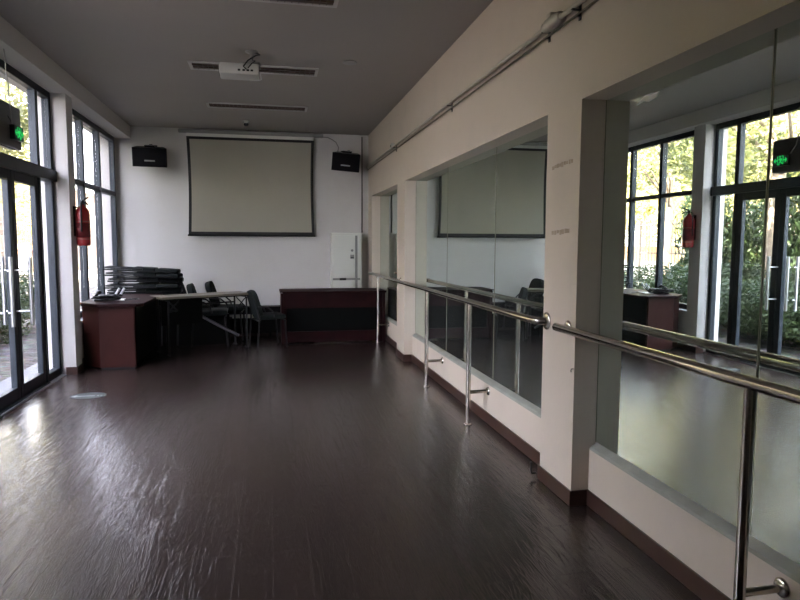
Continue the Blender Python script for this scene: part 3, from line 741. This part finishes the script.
# ------------------------------------------------------------------ fire extinguisher
EX, EY, EZ = -1.935, 7.385, 1.37
ex = thing('fire_extinguisher', (EX, EY, EZ), 'red fire extinguisher hanging on the left pillar beside the glass doors', 'fire extinguisher')
MB().lathe([(0, 0), (.058, 0), (.068, .012), (.070, .03), (.070, .34), (.062, .38), (.040, .41), (.022, .42), (.022, .435), (0, .435)], (EX, EY, EZ), 24).build('cylinder', M['red'], ex)
for z in (.065, .25): MB().lathe([(.0705, z), (.0712, z+.002), (.0712, z+.012), (.0705, z+.014)], (EX, EY, EZ), 24).build('label_band', M['redlabel'], ex)
MB().lathe([(.0705, .09), (.0708, .09), (.0708, .24), (.0705, .24)], (EX, EY, EZ), 24).build('label', mat('label_red', (.15, .012, .015), .5, var=.3, vscale=60), ex)
b = MB(); b.cyl((EX, EY, EZ+.43), (EX, EY, EZ+.475), .016, 10); b.build('valve', M['blackmetal'], ex)
b = MB(); b.tube([(EX, EY, EZ+.455), (EX+.02, EY+.05, EZ+.465), (EX+.03, EY+.11, EZ+.44)], .009, 8); b.tube([(EX, EY, EZ+.475), (EX+.02, EY+.05, EZ+.50), (EX+.03, EY+.11, EZ+.52)], .009, 8); b.build('lever', M['black'], ex)
b = MB(); b.tube([(EX, EY, EZ+.45), (EX+.01, EY-.06, EZ+.455), (EX+.01, EY-.088, EZ+.40), (EX+.005, EY-.088, EZ+.15)], .009, 8); b.build('hose', M['black'], ex)
b = MB(); b.box(-2.02, -2.005, EY-.03, EY+.03, EZ+.10, EZ+.42); b.box(-2.008, EX-.02, EY-.02, EY+.02, EZ+.40, EZ+.412); b.build('wall_bracket', M['blackmetal'], ex)

# ------------------------------------------------------------------ air curtain with exit sign
acu = thing('air_curtain', (-2.13, 5.75, 2.20), 'dark grey air curtain box above the glass doors', 'air curtain')
MB().rbox(-2.19, -2.10, 5.25, 6.22, 2.20, 2.56, .015, 3).build('casing', M['curtain'], acu)
MB().box(-2.16, -2.12, 5.30, 6.13, 2.194, 2.201).build('outlet_slot', M['black'], acu)
sg = thing('exit_sign', (-2.03, 6.01, 2.20), 'small green lit exit sign hanging in front of the air curtain', 'exit sign')
MB().rbox(-2.100, -2.060, 5.955, 6.155, 2.265, 2.385, .004).build('sign_box', M['signblack'], sg)
# running figure and arrows on the face
g = MB()
def seg(y0, z0, y1, z1, th=.011):
    d = Vector((0, y1-y0, z1-z0)).normalized(); nrm = Vector((0, -d.z, d.y))*th/2
    vs = []
    y0, y1 = cy+(y0-cy)*.85, cy+(y1-cy)*.85
    for x in (-2.0605, -2.0585):
        for p, s1 in (((y0, z0), 1), ((y0, z0), -1), ((y1, z1), -1), ((y1, z1), 1)):
            vs.append(Vector((x, p[0], p[1])) + nrm*s1)
    g.add(vs, [(0, 1, 2, 3), (4, 7, 6, 5), (0, 4, 5, 1), (1, 5, 6, 2), (2, 6, 7, 3), (3, 7, 4, 0)])
cy, cz = 6.055, 2.325
seg(cy+.004, cz+.020, cy-.006, cz-.012, .020)
seg(cy-.006, cz-.012, cy+.020, cz-.028); seg(cy+.020, cz-.028, cy+.018, cz-.052)
seg(cy-.006, cz-.012, cy-.022, cz-.032); seg(cy-.022, cz-.032, cy-.042, cz-.036)
seg(cy+.004, cz+.022, cy+.028, cz+.006); seg(cy, cz+.020, cy-.022, cz+.012); seg(cy-.022, cz+.012, cy-.026, cz-.004)
seg(cy+.007, cz+.032, cy+.007, cz+.048, .016)
for s1 in (-1, 1):
    seg(cy+s1*.050, cz, cy+s1*.100, cz, .012); seg(cy+s1*.100, cz, cy+s1*.078, cz+.022, .012); seg(cy+s1*.100, cz, cy+s1*.078, cz-.022, .012)
seg(cy+.045, cz+.045, cy+.045, cz-.045, .008); seg(cy-.045, cz+.045, cy-.045, cz-.045, .008); seg(cy-.045, cz+.045, cy-.02, cz+.045, .008); seg(cy+.045, cz-.045, cy+.03, cz-.045, .008)
g.build('running_man_symbol', M['signgreen'], sg)
MB().tube([(-2.08, 5.95, 2.385), (-2.085, 5.95, 2.41), (-2.10, 5.93, 2.45)], .003, 6).build('sign_cord', M['black'], sg)
tag(MB().tube([(-2.03, 5.72, 2.93), (-2.035, 5.76, 2.86), (-2.03, 5.74, 2.78), (-2.035, 5.79, 2.68), (-2.03, 5.77, 2.60), (-2.035, 5.81, 2.52), (-2.04, 5.83, 2.46), (-2.07, 5.93, 2.385)], .005, 6).build('hanging_wire', M['casing']), 'thin pale wire hanging from the beam down to the exit sign', 'wire')

# ------------------------------------------------------------------ floor sticker
fs = thing('floor_sticker', (-1.64, 6.21, 0), 'oval evacuation arrow sticker on the floor in front of the glass doors', 'sticker')
pts = [(-1.64+.155*math.cos(a*2*PI/32), 6.21+.13*math.sin(a*2*PI/32)) for a in range(32)]
MB().prism(pts, 'z', .0003, .0016).build('disc', M['sticker'], fs)
b = MB(); b.box(-1.74, -1.58, 6.185, 6.205, .0016, .0022); b.prism([(-1.78, 6.195), (-1.735, 6.155), (-1.735, 6.235)], 'z', .0016, .0022)
for i in range(3): b.box(-1.56+i*.028, -1.545+i*.028, 6.18, 6.215, .0016, .0022)
b.build('arrow', M['stickerline'], fs)
tag(MB().tube([(XP-.014, 3.485, .03), (XP-.04, 3.485, .03), (XP-.045, 3.485, .05), (XP-.045, 3.485, .10)], .007, 8).build('small_pipe_stub', M['greymetal']), 'tiny metal stub on the baseboard at the foot of the near pillar', 'pipe stub')
hk = tag(MB().tube([(XP-.0, 3.07, .745), (XP-.012, 3.07, .745), (XP-.014, 3.07, .735), (XP-.012, 3.07, .728)], .003, 6).build('small_hook', M['greymetal']), 'tiny hook at the edge of the near pillar below the barre', 'hook')
b = MB(); b.prism([(2.775, 2.055), (2.72, 2.062), (2.68, 2.052), (2.62, 2.060), (2.60, 2.082), (2.66, 2.078), (2.71, 2.085), (2.74, 2.074)], 'x', XM-.0025, XM-.0005)
tag(b.build('torn_paper', M['paper']), 'small torn white paper scrap stuck near the top of the mirror beside the near pillar', 'paper')

# ------------------------------------------------------------------ outdoors
struct(MB().box(-2.78, -2.3, -6, 40, -.16, -.06).build('ground_1', M['paving']))
struct(MB().box(-7.4, -2.78, -6, 60, -.25, -.10).build('ground_2', M['ground']))
struct(MB().box(-2.42, 2.2, YB+.3, 34, -.1, H+1.3).build('wall_outer', M['extwhite']))  # unseen wing of the building, added to keep the ground outside shaded
struct(MB().box(-60, -7.4, -10, 120, -.3, -.15).build('ground_3', M['road']))
struct(MB().box(-2.6, 2.2, YF-.3, YB+.3, H+.25, H+1.3).build('roof', M['extwhite']))

# iron fence on a low plinth, panel by panel
def fence_panel(y0):
    o = thing('fence_panel', (-7.0, y0, -.1), 'iron railing fence panel on a pale plinth beyond the bushes', 'fence', 'railing fence panels beyond the windows')
    MB().box(-7.1, -6.9, y0, y0+2.5, -.15, .34).build('plinth', M['fencepost'], o)
    for z in (.42, 1.18, 1.95): MB().box(-7.02, -6.98, y0+.03, y0+2.47, z-.02, z+.02).build('rail', M['fence'], o)
    MB().box(-7.035, -6.965, y0-.03, y0+.03, .34, 2.1).build('post', M['fence'], o)
    b = MB()
    for i in range(1, 17): b.cyl((-7, y0+i*.147, .36), (-7, y0+i*.147, 2.08), .012, 6)
    b.build('pickets', M['fence'], o); return o
fp = fence_panel(-1.0)
for i in range(1, 12):
    c = copy_tree(fp); c.location.y = -1.0+2.5*i

# leafy plants
def leaves_mesh(name, blobs, n, size, seed, m):
    rg = random.Random(seed); vs = []; fs = []
    tot = sum(b_[3]*b_[4]*b_[5] for b_ in blobs)
    for (cx, cy, cz, rx, ry, rz) in blobs:
        k_ = int(n*rx*ry*rz/tot)
        for _ in range(k_):
            while True:
                d = Vector((rg.uniform(-1, 1), rg.uniform(-1, 1), rg.uniform(-1, 1)))
                if .1 < d.length <= 1: break
            d = d.normalized()*(d.length**.45)
            p = Vector((cx+d.x*rx, cy+d.y*ry, cz+d.z*rz))
            q = Matrix.Rotation(rg.uniform(0, 6.28), 3, 'Z') @ Matrix.Rotation(rg.uniform(-1.1, 1.1), 3, 'X') @ Matrix.Rotation(rg.uniform(-1.1, 1.1), 3, 'Y')
            s_ = size*rg.uniform(.6, 1.3); o_ = len(vs)
            for v_ in ((-s_, 0, 0), (-.1*s_, -.38*s_, .05*s_), (s_, 0, -.1*s_), (-.1*s_, .38*s_, .05*s_)):
                vs.append(tuple(p + q @ Vector(v_)))
            fs.append((o_, o_+1, o_+2, o_+3))
    me = bpy.data.meshes.new(name); me.from_pydata(vs, [], fs); me.materials.append(m); return me

def blobs(n, rx, ry, z0, z1, br, seed):
    rg = random.Random(seed); out = []
    for _ in range(n):
        a = rg.uniform(0, 6.28); r = math.sqrt(rg.random()); s_ = rg.uniform(.7, 1.2)*br
        out.append((rx*r*math.cos(a), ry*r*math.sin(a), rg.uniform(z0, z1), s_, s_, s_*.8))
    return out
crown_y = leaves_mesh('crown', blobs(20, 2.2, 2.2, 1.4, 4.4, .9, 1), 7500, .085, 2, M['leafyellow'])
crown_g = leaves_mesh('crown', blobs(20, 2.0, 2.0, 2.0, 4.8, .85, 4), 7000, .08, 5, M['leafgreen'])
crown_n = leaves_mesh('crown', blobs(22, 1.5, 1.9, 2.4, 5.4, .8, 9), 8000, .07, 8, M['leafgreen'])
bush_m = leaves_mesh('foliage', blobs(16, .50, .65, .2, .85, .34, 11), 7000, .036, 12, M['leafdark'])
def branches(z0, z1, r, n, seed, spread):
    rg = random.Random(seed); b = MB()
    b.tube([(0, 0, -.2), (.04, .02, z0*.5), (-.03, .05, z0), (.05, 0, (z0+z1)/2), (0, 0, z1)], [r*1.15, r, r*.92, r*.6, r*.2], 12)
    br = MB()
    for _ in range(n):
        a = rg.uniform(0, 6.28); z = rg.uniform(z0*.9, z1*.7); l = spread*rg.uniform(.5, 1)
        br.tube([(0, 0, z), (l*.4*math.cos(a), l*.4*math.sin(a), z+l*.35), (l*math.cos(a+.2), l*math.sin(a+.2), z+l*.9)], [r*.35, r*.22, r*.06], 7)
    return b, br
def tree(x, y, crown, h0, h1, r, lab, cat='tree', group='trees beyond the glass', rz=0, sc=1.0, seed=1, dz=0):
    o = thing('leafy_tree', (0, 0, 0), lab, cat, group)
    a, c = branches(h0, h1, r, 9, seed, 2.0)
    a.build('trunk', M['bark'], o); c.build('branches', M['bark'], o)
    cr_ = bpy.data.objects.new('crown', crown); COL.objects.link(cr_); cr_.parent = o; cr_.location.z = dz
    o.location = (x, y, -.15); o.rotation_euler.z = rz; o.scale = (sc, sc, sc); return o
tree(-4.95, 9.25, crown_n, 2.2, 5.0, .15, 'nearest tree with a pale bare trunk just outside the glass doors', seed=3, dz=.5)
tree(-5.4, 5.6, crown_n, 2.2, 5.0, .12, 'near tree rising from the hedge left of the pale trunk', seed=4, rz=2, dz=.3)
tree(-5.6, 13.2, crown_n, 2.4, 5.0, .10, 'slender near tree behind the window beside the desk', seed=6, rz=1, dz=.9)
rg = random.Random(21)
far = []
for i in range(9):
    far.append((-10.2+rg.uniform(-.7, .7), 3+i*3.4+rg.uniform(-.6, .6)))
for i in range(8):
    far.append((-15+rg.uniform(-1, 1), 6+i*4.6+rg.uniform(-.8, .8)))
words = ['first', 'second', 'third', 'fourth', 'fifth', 'sixth', 'seventh', 'eighth', 'ninth']
for i, (x, y) in enumerate(far):
    row = 'front row beyond the fence' if i < 9 else 'rear row beyond the road'
    k_ = i if i < 9 else i-9
    tree(x, y, crown_y if (i % 3) else crown_g, 2.2, 6.5, .14, 'sunlit yellow-green tree, %s from the near end of the %s' % (words[k_], row), rz=i*1.3, sc=rg.uniform(.85, 1.15), seed=i+30, dz=rg.uniform(.3, 1.0))
# hedge bushes
rg = random.Random(5); k_ = 0
by = 3.2
while by < 12.4:
    o = thing('hedge_bush', (0, 0, 0), 'dark leafy bush in the hedge strip outside the glass', 'bush', 'hedge bushes outside the glass')
    f_ = bpy.data.objects.new('foliage', bush_m); COL.objects.link(f_); f_.parent = o
    s_ = MB()
    for q_ in range(5):
        a = q_*1.26; s_.tube([(0, 0, -.05), (.12*math.cos(a), .12*math.sin(a), .25), (.30*math.cos(a), .35*math.sin(a), .7)], [.014, .010, .005], 5)
    s_.build('stems', M['bark'], o)
    o.location = (-4.35+rg.uniform(-.25, .2) - max(0, by-9)*.06, by, -.1); o.rotation_euler.z = rg.uniform(0, 6); o.scale = (1.1, 1.1, rg.uniform(1.0, 1.25))
    by += rg.uniform(.75, .95); k_ += 1
for i in range(8):
    o = thing('hedge_bush', (0, 0, 0), 'dark leafy bush in the back row of the hedge before the fence', 'bush', 'back row hedge bushes before the fence')
    f_ = bpy.data.objects.new('foliage', bush_m); COL.objects.link(f_); f_.parent = o
    o.location = (-5.7+rg.uniform(-.3, .3), 3+i*1.15, -.1); o.rotation_euler.z = rg.uniform(0, 6); o.scale = (1.45, 1.35, 2.7+rg.uniform(0, .5))

# buildings far behind
def building(name, x0, x1, y0, y1, h, m, lab, rows, cols, roof=None):
    o = thing(name, ((x0+x1)/2, (y0+y1)/2, -.15), lab, 'building')
    MB().box(x0, x1, y0, y1, -.2, h).build('walls', m, o)
    MB().box(x0-.4, x1+.4, y0-.4, y1+.4, h, h+.35).build('roof', roof or m, o)
    for r in range(rows):
        for c in range(cols):
            yy = y0+(c+.5)*(y1-y0)/cols; zz = (r+.55)*h/rows
            fo = MB().box(x1-.02, x1+.06, yy-.8, yy+.8, zz-.7, zz+.7).build('window_surround', M['kerbwhite'], o)
            MB().box(x1+.055, x1+.075, yy-.68, yy+.68, zz-.58, zz+.58).build('pane', M['shopglass'], fo)
    return o
building('apartment_building', -34, -24, 14, 40, 13, M['pinkwall'], 'large pale pink building far behind the yellow trees', 4, 7)
building('low_building', -16, -11.5, 38, 52, 4.6, M['creamwall'], 'low cream building with a red front far along the road', 1, 4, M['kerbwhite'])
b = MB().box(-14.2, -12.4, 37.8, 38.0, .9, 3.4); 
tag(b.build('red_hoarding', M['redwall']), 'red wall panel on the low cream building', 'wall panel')
bb = thing('road_barrier', (-12, 22, -.15), 'long white and orange barrier running along the road beyond the fence', 'barrier')
MB().box(-12.1, -11.95, 8, 36, -.15, .75).build('white_base', M['kerbwhite'], bb)
MB().box(-12.1, -11.95, 8, 36, .75, 1.35).build('orange_band', M['barorange'], bb)
